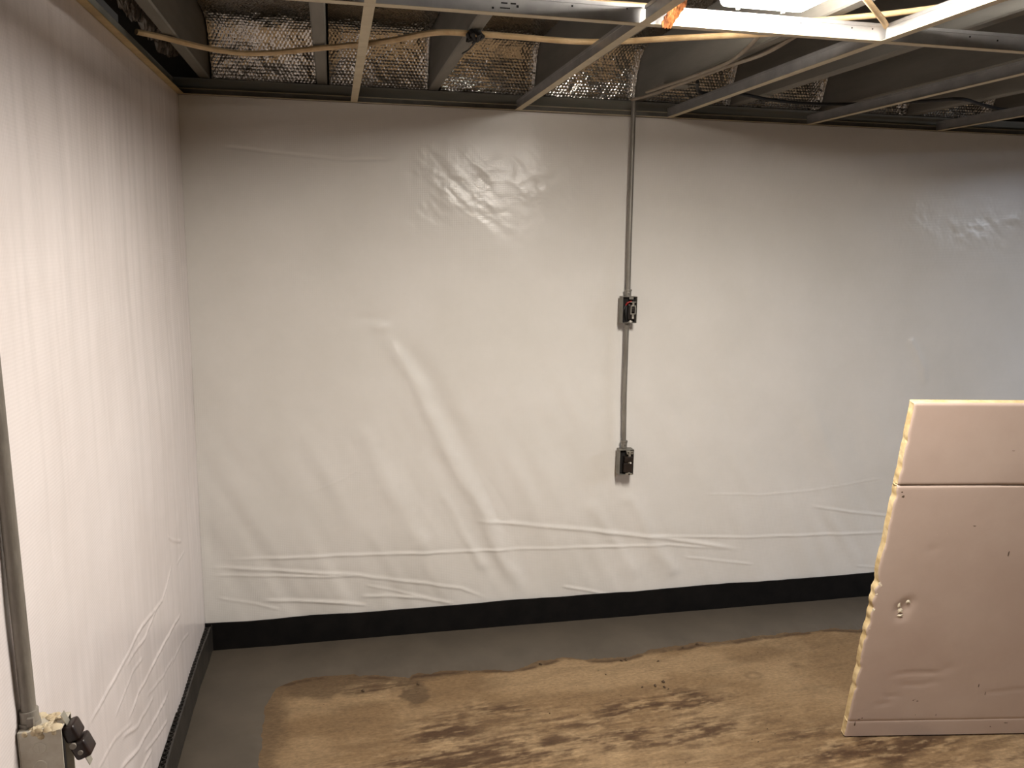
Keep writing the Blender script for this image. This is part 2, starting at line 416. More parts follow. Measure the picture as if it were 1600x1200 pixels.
def back_sheet():
    xs = np.r_[np.arange(0, 3.85, 0.0045), np.linspace(3.85, XR, 120)]
    zs = np.arange(0.085, H + .012, 0.0045)
    U, V = np.meshgrid(xs, zs)
    h = (fbm(U*1.6, V*1.6, 3, 1.0)-.5)*.016
    # diagonal drag folds running down to the right in the lower half
    ang = math.atan2(-1.12, .57); c, s = math.cos(ang), math.sin(ang)
    A = U*c + V*s; B = -U*s + V*c
    low = 1 - sstep(.75, 1.35, V + .12*fbm(U*2, V*2, 2, 6.0))
    fold = fbm(B*5.5, A*1.1, 3, 14.0) - .5
    h += fold*.024*low*(.5 + fbm(U*1.5, V*1.5, 2, 90.)) + (fbm(B*13, A*2.2, 2, 24.0)-.5)*.0035*low
    # one long sharp fold from the pucker at mid height
    for pts, w, amp in [([(.70,1.27),(.84,1.05),(.95,.80),(1.10,.51),(1.29,.12)], .030, .0095),
                        ([(.74,1.27),(.90,1.05),(1.02,.80),(1.17,.51),(1.36,.12)], .040, -.0055),
                        ([(.93,.62),(1.03,.42),(1.13,.25)], .02, .005),
                        ([(.62,.92),(.74,.62),(.90,.34)], .04, .006),
                        ([(1.72,.58),(1.86,.34),(1.98,.16)], .03, .006),
                        ([(1.55,.55),(1.68,.36),(1.80,.17)], .03, .005),
                        ([(2.62,.50),(2.80,.28),(2.9,.15)], .03, .004),
                        ([(3.02,1.22),(3.10,1.10),(3.14,1.0)], .02, .004)]:
        crease(h, U, V, pts, w, amp, 0.0, .012)
    # sharp creases
    for pts, w, amp in [([(.03,.379),(.5,.365),(.964,.35),(1.4,.338),(1.92,.322),(2.257,.276)], .0075, .0042),
                        ([(1.05,.478),(1.30,.447),(1.511,.417),(1.919,.351),(2.288,.274)], .011, .006),
                        ([(1.75,.375),(2.1,.345),(2.409,.327),(3.2,.308)], .007, .0035),
                        ([(2.60,.46),(2.82,.42),(3.15,.37)], .007, .004),
                        ([(.01,.352),(.277,.321),(.6,.276),(.806,.233),(1.018,.189),(1.145,.125)], .008, .005),
                        ([(.03,.317),(.325,.293),(.62,.268)], .006, .004),
                        ([(.22,.198),(.35,.185),(.53,.166),(.64,.14)], .008, .0055),
                        ([(.60,.185),(.72,.178),(.83,.163),(1.0,.12)], .008, .005),
                        ([(.05,.225),(.20,.185),(.3,.15)], .006, .003),
                        ([(.62,.235),(.74,.20),(.9,.15)], .006, .003),
                        ([(1.45,.165),(1.6,.128),(1.7,.10)], .007, .004),
                        ([(2.0,.26),(2.15,.235),(2.35,.20)], .006, .003),
                        ([(2.85,.16),(3.0,.14),(3.2,.13)], .006, .003),
                        ([(2.05,.545),(2.35,.525),(2.6,.53),(3.0,.58)], .006, .0016),
                        ([(.13,1.932),(.373,1.916),(.579,1.903),(.78,1.909)], .006, -.0034),
                        ([(.62,.72),(.55,.68),(.42,.63)], .006, .001)]:
        crease(h, U, V, pts, w*.8, amp*.75, .30, .0028)
    # crushed little ripples near the top where the lamp glints
    top = np.exp(-((U-1.05)/.38)**2 - ((V-1.80)/.15)**2) + .8*np.exp(-((U-3.35)/.35)**2 - ((V-1.74)/.12)**2) + .5*np.exp(-((U-.62)/.25)**2 - ((V-1.98)/.10)**2)
    r1 = fbm((U*.72 - V*.69)*8, (U*.69 + V*.72)*27, 3, 60.) - .5
    h += top*sstep(.35, .62, fbm(U*5, V*6, 3, 66.))*(r1*.0062 + (fbm(U*22, V*34, 3, 71.)-.5)*.0030 + (fbm(U*60, V*90, 2, 75.)-.5)*.0006)
    h += (fbm(U*6, V*6, 3, 31.)-.5)*.0022
    h += (fbm(U*26, V*5, 3, 49.)-.5)*.0006
    # pucker
    h += .005*np.exp(-((U-.70)/.035)**2 - ((V-1.28)/.018)**2) - .004*np.exp(-((U-.66)/.07)**2 - ((V-1.315)/.02)**2)
    h *= sstep(0, .05, U)*.9 + .1
    h = h*sstep(H+.02, H-.06, V)
    Y = -np.clip(h + .006, -.008, .04)
    X = np.maximum(U, .0064 + 0*U) - .0001*(U < .0005) - .0001*(U < .006)
    o = grid_mesh('plastic_sheeting', np.stack([X, Y, V], -1), MT['sheet_b'])
    return tag(o, 'white wrinkled plastic sheeting covering the wide back wall', 'plastic sheet')
back_sheet()

def left_sheet():
    ys = np.r_[np.linspace(YF, -2.3, 140)[:-1], np.arange(-2.3, 0.0001, .0045)]
    zs = np.arange(0.085, H + .012, .0045)
    U, V = np.meshgrid(ys, zs)
    h = (fbm(U*1.5, V*1.5, 3, 101.)-.5)*.016
    h += (fbm(U*14, V*.8, 3, 120.)-.5)*.0042 + (fbm(U*40, V*2.2, 2, 131.)-.5)*.0009
    h += (fbm(U*5, V*5, 3, 140.)-.5)*.003
    for pts, w, amp in [([(-.55,.60),(-.735,.54),(-1.0,.585),(-1.19,.587),(-1.36,.588),(-1.5,.60)], .007, .005),
                        ([(-.80,.55),(-.98,.54),(-1.10,.56),(-1.18,.57)], .006, .004),
                        ([(-.45,.38),(-.62,.40),(-.77,.414),(-.95,.425),(-1.059,.435),(-1.2,.43)], .007, .005),
                        ([(-.70,.24),(-.9,.26),(-1.1,.30),(-1.3,.36)], .008, .006),
                        ([(-.95,.20),(-1.15,.24),(-1.35,.33)], .008, .006),
                        ([(-1.05,.16),(-1.2,.21),(-1.4,.26)], .009, .006),
                        ([(-.40,.60),(-.55,.66),(-.62,.70)], .007, .004),
                        ([(-.35,.55),(-.50,.56)], .007, .003),
                        ([(-.9,.33),(-1.1,.36),(-1.25,.42)], .008, .004), ([(-1.0,.50),(-1.12,.52),(-1.3,.50)], .006, .003), ([(-.6,.30),(-.8,.33),(-1.0,.38)], .006, .003), ([(-.75,.17),(-.9,.20),(-1.05,.25)], .007, .005), ([(-1.15,.40),(-1.3,.45),(-1.45,.47)], .006, .003), ([(-.35,.25),(-.5,.29),(-.68,.30)], .006, .003)]:
        crease(h, U, V, pts, w*.62, amp*.6, .30, .005)
    bow = .010*sstep(0, .35, -U)*np.exp(-((V-.1)/.3)**2)
    h = h*sstep(0, .06, -U)*sstep(H+.02, H-.06, V)
    X = np.clip(h + .006, -.008, .04) + 0*bow
    Y = np.minimum(U, -.0061)
    o = grid_mesh('plastic_sheeting', np.stack([X, Y, V], -1), MT['sheet_l'], flip=True)
    return tag(o, 'white plastic sheeting covering the left wall, lit brightest', 'plastic sheet')
left_sheet()

# ------------------------------------------------------------------ black strips at the wall base
def base_strip(name, along, n_off, hgt, m, L0, L1, seed, dimples=False):
    """a wavy plastic ribbon with real thickness; along='x' or 'y'"""
    t = np.r_[np.arange(L0, L1, .02), L1]
    w = (fbm(t*3.0, t*0+seed, 3)-.5)
    off = n_off + w*(.016 if dimples else .008)
    top = hgt + (fbm(t*5, t*0+seed+9, 3)-.5)*.009
    if dimples:
        top = top - .012*np.exp(-(t/.02)**2)
    thick = .005
    prof = np.zeros((6, len(t), 3))
    rowsn = [off, off+.001, off+.0005, off-thick, off-thick, off-thick]
    rowsz = [0*t, top*.5, top, top, top*.5, 0*t]
    for i in range(6):
        prof[i, :, 0] = t; prof[i, :, 1] = rowsn[i]; prof[i, :, 2] = rowsz[i]
    mb = MB()
    def emit(A):
        B = np.zeros_like(A)
        if along == 'x': B[..., 0] = A[..., 0]; B[..., 1] = -A[..., 1]
        else: B[..., 1] = -A[..., 0]; B[..., 0] = A[..., 1]
        B[..., 2] = A[..., 2]
        r, c, _ = B.shape; idx = np.arange(r*c).reshape(r, c)
        q = np.stack([idx[:-1,:-1], idx[:-1,1:], idx[1:,1:], idx[1:,:-1]], -1).reshape(-1, 4)
        mb.add(B.reshape(-1, 3).tolist(), q.tolist())
    emit(prof)
    if dimples:
        # the dimpled core behind the face sheet: a zigzag ribbon that leaves small holes along the top
        t2 = np.arange(L0, L1, .004)
        o2 = np.interp(t2, t, off) - thick - .006 + .006*np.sign(np.sin(t2*2*math.pi/.022))*np.minimum(1, np.abs(np.sin(t2*2*math.pi/.022))*2.5)
        tp = np.interp(t2, t, top) - .001
        A = np.zeros((4, len(t2), 3)); A[..., 0] = t2[None]
        A[0,:,1] = o2; A[1,:,1] = o2; A[2,:,1] = o2-.0025; A[3,:,1] = o2-.0025
        A[0,:,2] = 0; A[1,:,2] = tp; A[2,:,2] = tp; A[3,:,2] = 0
        emit(A)
        A2 = np.zeros((2, len(t), 3)); A2[..., 0] = t[None]; A2[:, :, 1] = off - thick - .0145; A2[1, :, 2] = top
        emit(A2)
    o = mb.build(name, m, None, smooth=True)
    return struct(o)
bb = base_strip('baseboard_back', 'x', .016, .121, MT['black'], 0.004, XR, 4.0)
bb['label'] = 'black plastic drainage strip along the back wall base'
bl = base_strip('baseboard_left', 'y', .028, .118, MT['black_l'], 0.012, -YF, 21.0, True)
bl['label'] = 'black dimpled plastic strip along the left wall base'
# lapped seam in the corner
sm = MB().box((.030, -.0205, .008), (.034, -.0185, .118)).build('lap_seam', MT['black_l'], bb, bevel=.0005)

# ------------------------------------------------------------------ sill, joists, deck
ceil_o = struct(MB().box((-.22, YF, JT), (XR + .2, .22, JT + .03)).build('ceiling', MT['deck']), 'dark subfloor deck above the open joists')
sp = MB().box((-.2, .010, H + .0225), (XR, .15, JB - .001)).build('sill_plate', MT['sill'], wb, bevel=.003)
sp['label'] = 'grey green timber sill plate on top of the wall'
MB().box((-.2, YF, H + .0225), (-.012, .008, JB - .001)).build('sill_plate', MT['sill'], wl, bevel=.003)
rj = MB().box((-.2, .112, JB), (XR, .15, JT)).build('rim_joist', MT['joist'], wb)
JX = [0.0755 + .4064*k for k in range(17)]
JX = [x for x in JX if x < XR - .05]
jmesh = None
for i, x in enumerate(JX):
    if jmesh is None:
        mb = MB(); n = 60; ysj = np.linspace(YF + .002, .110, n)
        for a, b in zip(ysj[:-1], ysj[1:]): pass
        P = []
        for yv in ysj:
            dx = (fbm(np.array([yv*1.3]), np.array([2.0]), 2)[0]-.5)*.004
            dz = (fbm(np.array([yv*2.0]), np.array([7.0]), 2)[0]-.5)*.003
            P.append([(dx, yv, .235), (dx, yv, .004+dz), (dx+.004, yv, dz), (dx+.034, yv, dz), (dx+.038, yv, .004+dz), (dx+.038, yv, .235)])
        vs = [p for r in P for p in r]; fs = []
        for k in range(n-1):
            for j in range(6):
                j2 = (j+1) % 6; fs.append((k*6+j, k*6+j2, (k+1)*6+j2, (k+1)*6+j))
        fs += [(5,4,3,2,1,0), tuple((n-1)*6+j for j in range(6))]
        mb.add(vs, fs); o = mb.build('joist', MT['joist'], ceil_o); jmesh = o.data
    else:
        o = link('joist', jmesh, ceil_o)
    o.location = (x, 0, JB - .0001)

# ------------------------------------------------------------------ foil bubble insulation in each bay
def foil_mesh(seed):
    W = .4064 - .038 - .004
    fl = .034                               # flap turned onto each joist
    us = np.arange(0, W + 2*fl, .003)
    # profile: up from the sill, leaning out, rolling over under the deck
    ctrl = [(.045, JB + .002), (.030, JB + .06), (.004, JB + .13), (-.035, JB + .185), (-.10, JT - .018), (-.22, JT - .010), (-.45, JT - .012), (-.70, JT - .012)]
    pr = []
    for k in range(len(ctrl)-1):
        p0 = ctrl[max(0,k-1)]; p1 = ctrl[k]; p2 = ctrl[k+1]; p3 = ctrl[min(len(ctrl)-1,k+2)]
        for t in np.linspace(0, 1, 12, endpoint=False):
            pr.append([.5*(2*p1[j] + (p2[j]-p0[j])*t + (2*p0[j]-5*p1[j]+4*p2[j]-p3[j])*t*t + (-p0[j]+3*p1[j]-3*p2[j]+p3[j])*t**3) for j in (0, 1)])
    pr.append(ctrl[-1]); pr = np.array(pr)
    L = np.r_[0, np.cumsum(np.linalg.norm(np.diff(pr, axis=0), axis=1))]
    vs_ = np.arange(0, L[-1], .003)
    py = np.interp(vs_, L, pr[:, 0]); pz = np.interp(vs_, L, pr[:, 1])
    ty = np.gradient(py); tz = np.gradient(pz); l = np.hypot(ty, tz); ny, nz = -tz/l, ty/l
    ny, nz = -np.abs(ny), -np.abs(nz)
    U, V = np.meshgrid(us, vs_)
    # bubbles
    p = .0130
    row = np.floor(V/(p*.866)); uu = (U + (row % 2)*p/2) % p - p/2; vv = (V % (p*.866)) - p*.433
    rr = np.hypot(uu, vv)
    bub = .0019*np.clip(1-(rr/(p*.48))**2, 0, 1)
    cr = (fbm(U*14, V*14, 4, seed)-.5)*.009 + (fbm(U*60, V*60, 2, seed+4)-.5)*.0022
    h = bub*(.5+fbm(U*9, V*9, 2, seed+9)) + cr
    flapL = np.clip(fl - U, 0, None); flapR = np.clip(U - (W+fl), 0, None)
    x = np.clip(U - fl, 0, W)
    jag = (fbm(V*30, V*0+seed, 3)-.5)*.02
    ext = flapL + flapR
    crum = (fbm(U*50, V*50, 3, seed+20)-.5)*.010*(ext > 0)
    x = x + np.where(flapL > 0, .002 + np.abs(crum), 0) - np.where(flapR > 0, .002 + np.abs(crum), 0)
    d = h + ext + .004
    Y = py[:, None] + ny[:, None]*d; Z = pz[:, None] + nz[:, None]*d
    Z = np.clip(Z, JB + .001, JT - .001)
    return np.stack([x + .040, Y, Z], -1)
foils = [grid_mesh('foil_insulation', foil_mesh(s), MT['foil']).data for s in (210., 260., 333.)]
for o in [o for o in COL.objects if o.name.startswith('foil_insulation')]: bpy.data.objects.remove(o)
ords = ['first', 'second', 'third', 'fourth', 'fifth', 'sixth', 'seventh', 'eighth']
bay_desc = ['shiny silver bubble foil insulation in joist bay beside the left wall',
            'bright quilted silver foil insulation in the second joist bay from left wall',
            'silver bubble foil insulation in the third joist bay, crossed by beige cable',
            'partly hidden silver foil insulation in joist bay behind the second cross tee',
            'dim foil insulation in joist bay right of the wall conduit',
            'dark foil insulation in the joist bay behind the black cable',
            'mostly hidden foil insulation in seventh joist bay from the left wall',
            'mostly hidden foil insulation in eighth joist bay from the left wall']
for k in range(8):
    o = link('foil_insulation', foils[k % 3])
    o.location = (JX[k] + .001, 0, 0)
    tag(o, bay_desc[k], 'insulation', 'foil insulation between joists')

def film():
    us = np.linspace(0, 1, 40); vs2 = np.linspace(0, 1, 220)
    U, V = np.meshgrid(us, vs2)
    X = .004 + .070*U; Y = -.12 - 1.3*V
    Z = JB + .03 + .12*U**1.5 + (fbm(U*6, V*30, 4, 400.)-.5)*.05
    o = grid_mesh('plastic_film', np.stack([X, Y, Z], -1), MT['film'])
    return tag(o, 'crumpled grey plastic film tucked between left wall and first joist', 'plastic film')
MT['film'] = mat('grey_plastic_film', lin(112, 104, 98), 0.22, 0, 0.6, col2=lin(92, 84, 78), nscale=8)
film()

# ------------------------------------------------------------------ hanging ceiling grid
grid = empty('ceiling_grid', (1.83, -1.345, H))
tag(grid, 'cream metal suspended ceiling grid without tiles below the joists', 'ceiling grid')
def tee(name, axis, L, m_fl, web_h=.038, fl=.024):
    """inverted T with a bulb along its top; origin at the flange underside"""
    mb = MB()
    def bx(a0, a1, z0, z1, mi):
        if axis == 'x': mb.box((0, a0, z0), (L, a1, z1), mi)
        else: mb.box((a0, 0, z0), (a1, L, z1), mi)
    bx(-fl/2, fl/2, 0, .0012, 0)
    bx(-.0008, .0008, .0012, web_h-.008, 1)
    bx(-.003, .003, web_h-.008, web_h, 1)
    return mb.build(name, [MT['grid'], MT['gridweb']], None)
runners = []
for yv in (-1.345, -1.345 - 1.2192, -1.345 - 2*1.2192, -1.345 - 3*1.2192):
    r = tee('main_runner', 'x', XR - .02, MT['grid'], .042); r.location = (.01, yv, H - .0012)
    under(grid, r); runners.append(r)
tmesh = {}
TX = [.612 + .6096*k for k in range(10)]
segs = [(-1.345 + .013, -.014), (-1.345 - 1.2192 + .013, -1.345 - .013), (-1.345 - 2*1.2192 + .013, -1.345 - 1.2192 - .013)]
tees = []
for j, (a, b) in enumerate(segs):
    for k, x in enumerate(TX):
        if x > XR - .1: continue
        key = j
        if key not in tmesh:
            t = tee('cross_tee', 'y', b - a, MT['grid'], .038); tmesh[key] = t.data
        else: t = link('cross_tee', tmesh[key])
        t.location = (x, a, H - .0012); under(grid, t); tees.append(t)
# wall angles
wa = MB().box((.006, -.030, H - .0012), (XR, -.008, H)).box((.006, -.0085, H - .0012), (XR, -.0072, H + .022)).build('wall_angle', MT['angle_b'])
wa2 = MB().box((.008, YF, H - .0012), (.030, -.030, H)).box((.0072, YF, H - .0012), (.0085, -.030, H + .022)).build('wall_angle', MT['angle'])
under(grid, wa, wa2)
sub_hem = MB().box((0, 0, 0), (XR - .01, .0022, .0030)).build('angle_hem', MT['grid'])
for yy, zz in ((-.0105, H + .0195), (-.0325, H - .0020)):
    q = link('angle_hem', sub_hem.data); q.parent = wa; q.location = (.008, yy, zz)
bpy.data.objects.remove(sub_hem)
# rust nicks and punched slots on the near runner
def runner_local(o, mb, name, m):
    q = mb.build(name, m); q.parent = o; q.location = (0, 0, 0)
    return q
for x, z, w, hh in [(.853,.031,.010,.004),(.868,.034,.016,.003),(.884,.022,.014,.003),(.905,.022,.012,.003),(.882,.012,.022,.0025),(.918,.016,.005,.005),(.864,.010,.004,.004),(.925,.033,.005,.010),(1.042,.026,.004,.004),(1.17,.030,.003,.003),(1.38,.026,.003,.003),(1.60,.028,.003,.003),(1.735,.026,.003,.003),(1.79,.027,.003,.003),(2.06,.026,.004,.004),(2.14,.022,.004,.004),(.70,.026,.003,.003),(.45,.026,.003,.003)]:
    runner_local(runners[0], MB().box((x, -.0016, z), (x + w, -.0008, z + hh)), 'punched_slot', MT['hole'])
# splice plate behind the slots
runner_local(runners[0], MB().box((.83, -.0024, .004), (.955, -.0010, .029)), 'splice_plate', MT['gridweb']).location = (0, .0034, 0)

# ------------------------------------------------------------------ ceiling cables
def smooth_path(pts, n=8):
    pts = [np.array(p, float) for p in pts]; out = []
    for k in range(len(pts)-1):
        p0 = pts[max(0,k-1)]; p1 = pts[k]; p2 = pts[k+1]; p3 = pts[min(len(pts)-1,k+2)]
        for t in np.linspace(0, 1, n, endpoint=False):
            out.append(.5*(2*p1 + (p2-p0)*t + (2*p0-5*p1+4*p2-p3)*t*t + (-p0+3*p1-3*p2+p3)*t**3))
    out.append(pts[-1]); return [tuple(p) for p in out]
def cable(label, pts, r, m, flat=.75, name='electrical_cable', parts=()):
    o = MB().tube(smooth_path(pts), r, 10, True, 0, flat).build(name, m, None, smooth=True)
    return tag(o, label, 'cable', 'cables above the ceiling grid')
ZC = JB - .010
long_cable = cable('long sagging beige cable crossing under the joists by the foil', [(.02,-.70,ZC),(.072,-.657,ZC),(.193,-.557,ZC-.004),(.316,-.541,ZC-.006),(.52,-.652,ZC),(.676,-.793,ZC-.004),(.80,-.912,ZC),(.90,-.930,ZC),(1.003,-.946,ZC-.004),(1.182,-.938,ZC-.004),(1.30,-.955,ZC),(1.42,-1.045,ZC-.004),(1.60,-1.12,ZC),(1.70,-1.17,ZC+.0),(1.95,-1.22,ZC+.002)], .0102, MT['cable'])
cable('grey beige cable running along a joist right of the conduit', [(1.650,-.10,ZC-.004),(1.668,-.20,ZC-.006),(1.69,-.45,ZC-.006),(1.715,-.75,ZC-.004),(1.735,-.95,ZC-.004),(1.76,-1.10,ZC+.02),(1.80,-1.3,ZC+.05)], .0075, MT['cable_g'])
cable('second grey cable branching beside the conduit joist toward the light', [(1.640,-.28,ZC-.006),(1.655,-.45,ZC-.008),(1.68,-.70,ZC-.008),(1.685,-.85,ZC-.006),(1.67,-1.0,ZC+.01),(1.64,-1.15,ZC+.03)], .0065, MT['cable_g'])
cable('thin black cable draped along the wall side joist ends', [(1.735,-.50,ZC-.004),(1.80,-.37,ZC-.010),(1.881,-.317,ZC-.008),(1.984,-.325,ZC-.004),(2.137,-.262,ZC-.006),(2.30,-.24,ZC-.008),(2.485,-.26,ZC-.004),(2.684,-.385,ZC-.004),(2.766,-.484,ZC-.006),(2.90,-.42,ZC-.006),(3.053,-.35,ZC-.008),(3.155,-.331,ZC-.006),(3.5,-.30,ZC-.004)], .006, MT['cable_k'], 1.0)
cable('bright beige cable passing close beside the glowing light', [(1.56,-1.20,ZC),(1.687,-1.292,ZC),(1.797,-1.375,ZC),(1.889,-1.470,ZC),(2.00,-1.62,ZC),(2.1,-1.8,ZC+.004)], .011, MT['cable'], .6)
cable('pale cable bent into a tight loop above the grid junction', [(1.70,-1.262,ZC-.006),(1.76,-1.268,ZC-.012),(1.83,-1.270,ZC-.018),(1.868,-1.275,ZC-.020),(1.872,-1.300,ZC-.020),(1.84,-1.345,ZC-.018),(1.786,-1.403,ZC-.018),(1.717,-1.465,ZC-.012),(1.64,-1.53,ZC+.0),(1.60,-1.57,ZC+.02)], .0075, MT['cable'])
cable('beige cable lying along the top of the main runner', [(.62,-1.312,H+.055),(.85,-1.318,H+.049),(1.0,-1.322,H+.047),(1.15,-1.322,H+.047),(1.225,-1.320,H+.048),(1.255,-1.300,H+.052)], .006, MT['cable'])
# clump of staples and dark tape where the cable crosses the second joist
tp = long_cable
mb = MB(); pts = []
for k in range(9):
    a = k*.9; mb.tube([(.905+.012*math.cos(a), -.935+.012*math.sin(a), ZC+.004), (.905+.020*math.cos(a+.6), -.94+.02*math.sin(a+.6), ZC-.008), (.905+.016*math.cos(a+1.4)-.006, -.93+.018*math.sin(a+1.4), ZC-.018-.006*random.random())], [.006, .007, .002], 6)
under(tp, mb.build('tape_wrap', MT['cable_k'], None, smooth=True))
under(tp, MB().tube(smooth_path([(.92,-.90,ZC-.004),(.905,-.84,ZC-.020),(.895,-.78,ZC-.020)]), .0022, 6).build('loose_end', MT['cable_k'], None, smooth=True))
# small steel junction bracket left of the fifth joist
jb = empty('steel_bracket', (1.70, -.36, JB))
tag(jb, 'small grey steel bracket plate under a joist by the conduit', 'bracket')
mb = MB().box((1.655,-.40,JB-.004),(1.775,-.30,JB-.0015)).box((1.655,-.40,JB-.0075),(1.775,-.3975,JB-.0015))
under(jb, mb.build('plate', MT['boxm'], None, bevel=.0008))
for x in (1.690, 1.725, 1.76): under(jb, MB().cyl((x, -.37, JB-.0045), (0,0,1), .003, .002, 10).build('rivet', MT['hole']))

# torn brown strip hanging beside the light
def strip_piece():
    n = 16; rows = []
    for k in range(n):
        t = k/(n-1)
        c = Vector((1.300 - .030*t + .004*math.sin(t*5), -1.372 - .004*math.sin(t*3), 2.172 - .076*t))
        w = .0125 + .004*math.sin(t*3.1) + .0015*math.sin(t*37)
        if k == n-1: w *= .8
        r = []
        for j in range(9):
            s = j/8*2-1
            r.append(c + Vector((s*w, .0035*math.cos(s*2.2) + random.uniform(-.0012,.0012), random.uniform(-.001,.001) - (.006*random.random() if k == n-1 else 0))))
        rows.append(r)
    mb = MB(); vs = [p for r in rows for p in r]; nb = len(vs)
    vs += [p + Vector((0, .004, 0)) for p in vs]
    fs = []
    for k in range(n-1):
        for j in range(8):
            a = k*9+j; fs += [(a, a+1, a+10, a+9), (nb+a, nb+a+9, nb+a+10, nb+a+1)]
    for k in range(n-1):
        for j in (0, 8):
            a = k*9+j; fs.append((a, a+9, nb+a+9, nb+a))
    for j in range(8):
        for k in (0, n-1):
            a = k*9+j; fs.append((a, a+1, nb+a+1, nb+a))
    mb.add(vs, fs)
    return tag(mb.build('torn_fibre_strip', MT['rust'], None), 'rust brown frayed strip hanging beside the glowing ceiling light', 'strip')
strip_piece()

# ------------------------------------------------------------------ wraparound lights
def wrap_light(xc, y0, y1, lens_m, label):
    root = empty('ceiling_light', (xc, (y0+y1)/2, JB))
    w = .107; n = 8
    # lens: rounded shallow U cross-section with closed ends
    prof = [(-w, .000)]
    r = .014; zb = -.0270
    prof += [(-w + .003, -.008)]
    for k in range(n+1):
        a = math.pi + (math.pi/2)*k/n
        prof.append((-w + .004 + r + r*math.cos(a), zb + r + r*math.sin(a)))
    prof += [(-x, z) for x, z in reversed(prof)]
    mb = MB(); m = len(prof); vs = []
    ends = [(y0, .80), (y0 + .006, .93), (y0 + .016, 1.0), (y1 - .016, 1.0), (y1 - .006, .93), (y1, .80)]
    for yv, s in ends:
        for x, z in prof: vs.append((xc + x*(1-(1-s)*.35), yv, JB - .004 + z*s))
    fs = []
    for i in range(len(ends)-1):
        for k in range(m-1): fs.append((i*m+k, i*m+k+1, (i+1)*m+k+1, (i+1)*m+k))
    fs += [tuple(range(m)), tuple((len(ends)-1)*m+k for k in range(m))]
    mb.add(vs, fs)
    a = mb.build('diffuser_lens', lens_m, None, smooth=True)
    b = MB().box((xc-.085, y0+.02, JB-.003), (xc+.085, y1-.02, JB+.022)).build('housing', MT['housing'], None, bevel=.002)
    under(root, a, b)
    for yv in (y0+.25, y1-.25):
        under(root, MB().cyl((xc, yv, (JB+.022+JT)/2), (0,0,1), .005, JT-JB-.022, 10).build('hanger_rod', MT['steel']))
    for s in (-1, 1):
        under(root, MB().box((xc+s*.055-.003, y1-.006, JB-.033), (xc+s*.055+.003, y1+.0025, JB-.027)).build('lens_clip', MT['housing'], None, bevel=.001))
    tag(root, label, 'ceiling light')
    return root
wrap_light(1.475, -2.02, -1.405, MT['lens_w'], 'glowing white wraparound ceiling light recessed in the open grid')
wrap_light(5.15, -2.66, -1.425, MT['lens_c'], 'second cool white wraparound ceiling light further along the room')

# ------------------------------------------------------------------ back wall conduit with two open boxes
XC = 1.688
cd = empty('wall_conduit', (XC, -.03, .66))
tag(cd, 'grey metal conduit with two open outlet boxes on the back wall', 'conduit')
YP = -.038
def fitting(c, r, h, m):
    mb = MB().cyl(c, (0,0,1), r, h, 16).cyl((c[0], c[1], c[2]+h*.55), (0,0,1), r*1.18, h*.28, 12).cyl((c[0], c[1]-r*1.0, c[2]+h*.1), (0,1,0), r*.3, .008, 8)
    return mb.build('connector', m, None, smooth=True, bevel=.0006)
p1 = MB().tube([(XC-.008,YP,2.160),(XC-.006,YP,1.9),(XC-.003,YP,1.6),(XC,YP,1.40)], .0095, 14).build('pipe', MT['emt'], None, smooth=True)
p2 = MB().tube([(XC,YP,1.30),(XC+.002,YP,1.0),(XC+.008,YP,.769)], .0090, 14).build('pipe', MT['emt'], None, smooth=True)
under(cd, p1, p2, fitting((XC,YP,1.412), .0125, .026, MT['emt']), fitting((XC,YP,1.286), .0120, .024, MT['emt']), fitting((XC+.008,YP,.786), .0125, .026, MT['emt']))
ps = MB().box((XC-.030,-.012,1.85),(XC+.030,-.0095,1.866)).tube([(XC-.016,-.012,1.858),(XC-.013,-.03,1.858),(XC-.005,-.0375,1.858),(XC+.006,-.0365,1.858),(XC+.011,-.026,1.858),(XC+.012,-.012,1.858)], .004, 6)
def open_box(cx, z0, z1, kind):
    x0, x1 = cx-.031, cx+.031; yb, yf = -.028, -.070; t = .002
    mb = MB().box((x0,yb-t,z0),(x1,yb,z1)).box((x0,yf,z0),(x0+t,yb-t,z1)).box((x1-t,yf,z0),(x1,yb-t,z1)).box((x0+t,yf,z0),(x1-t,yb-t,z0+t)).box((x0+t,yf,z1-t),(x1-t,yb-t,z1))
    # mounting ears at the box mouth
    mb.box((cx-.004,yf-.0005,z1-.011),(cx+.014,yf+.001,z1-t)).box((cx-.004,yf-.0005,z0+t),(cx+.014,yf+.001,z0+.010))
    bx = mb.build('outlet_box', MT['boxm'], None, bevel=.0006)
    under(cd, bx)
    return bx, x0, x1, yf, z0, z1
def sub(parent_part, o):
    o.parent = parent_part
    o.matrix_parent_inverse = Matrix.Identity(4)
    return o
UX = 1.686
b1, x0, x1, yf, z0, z1 = open_box(UX, 1.296, 1.403, 'switch')
zc = (z0+z1)/2
sub(b1, MB().box((x0+.003,yf+.016,z0+.004),(x1-.003,yf+.040,z1-.004)).build('interior_shade', MT['hole']))  # near-black block painted as the shade inside the open box
sub(b1, MB().box((UX-.004,yf+.003,zc-.040),(UX+.026,yf+.020,zc+.022)).build('switch_body', MT['bakelite'], None, bevel=.003))
mb = MB(); fx = UX+.014
mb.box((fx-.011,yf-.003,zc-.018),(fx-.007,yf+.002,zc+.018)).box((fx+.007,yf-.003,zc-.018),(fx+.011,yf+.002,zc+.018)).box((fx-.007,yf-.003,zc+.014),(fx+.007,yf+.002,zc+.018)).box((fx-.007,yf-.003,zc-.018),(fx+.007,yf+.002,zc-.014))
mb.box((fx-.004,yf-.002,zc-.036),(fx+.004,yf+.001,zc-.018)).box((fx-.004,yf-.002,zc+.018),(fx+.004,yf+.001,zc+.034)).box((fx-.014,yf-.002,zc+.030),(fx+.012,yf+.001,zc+.033))
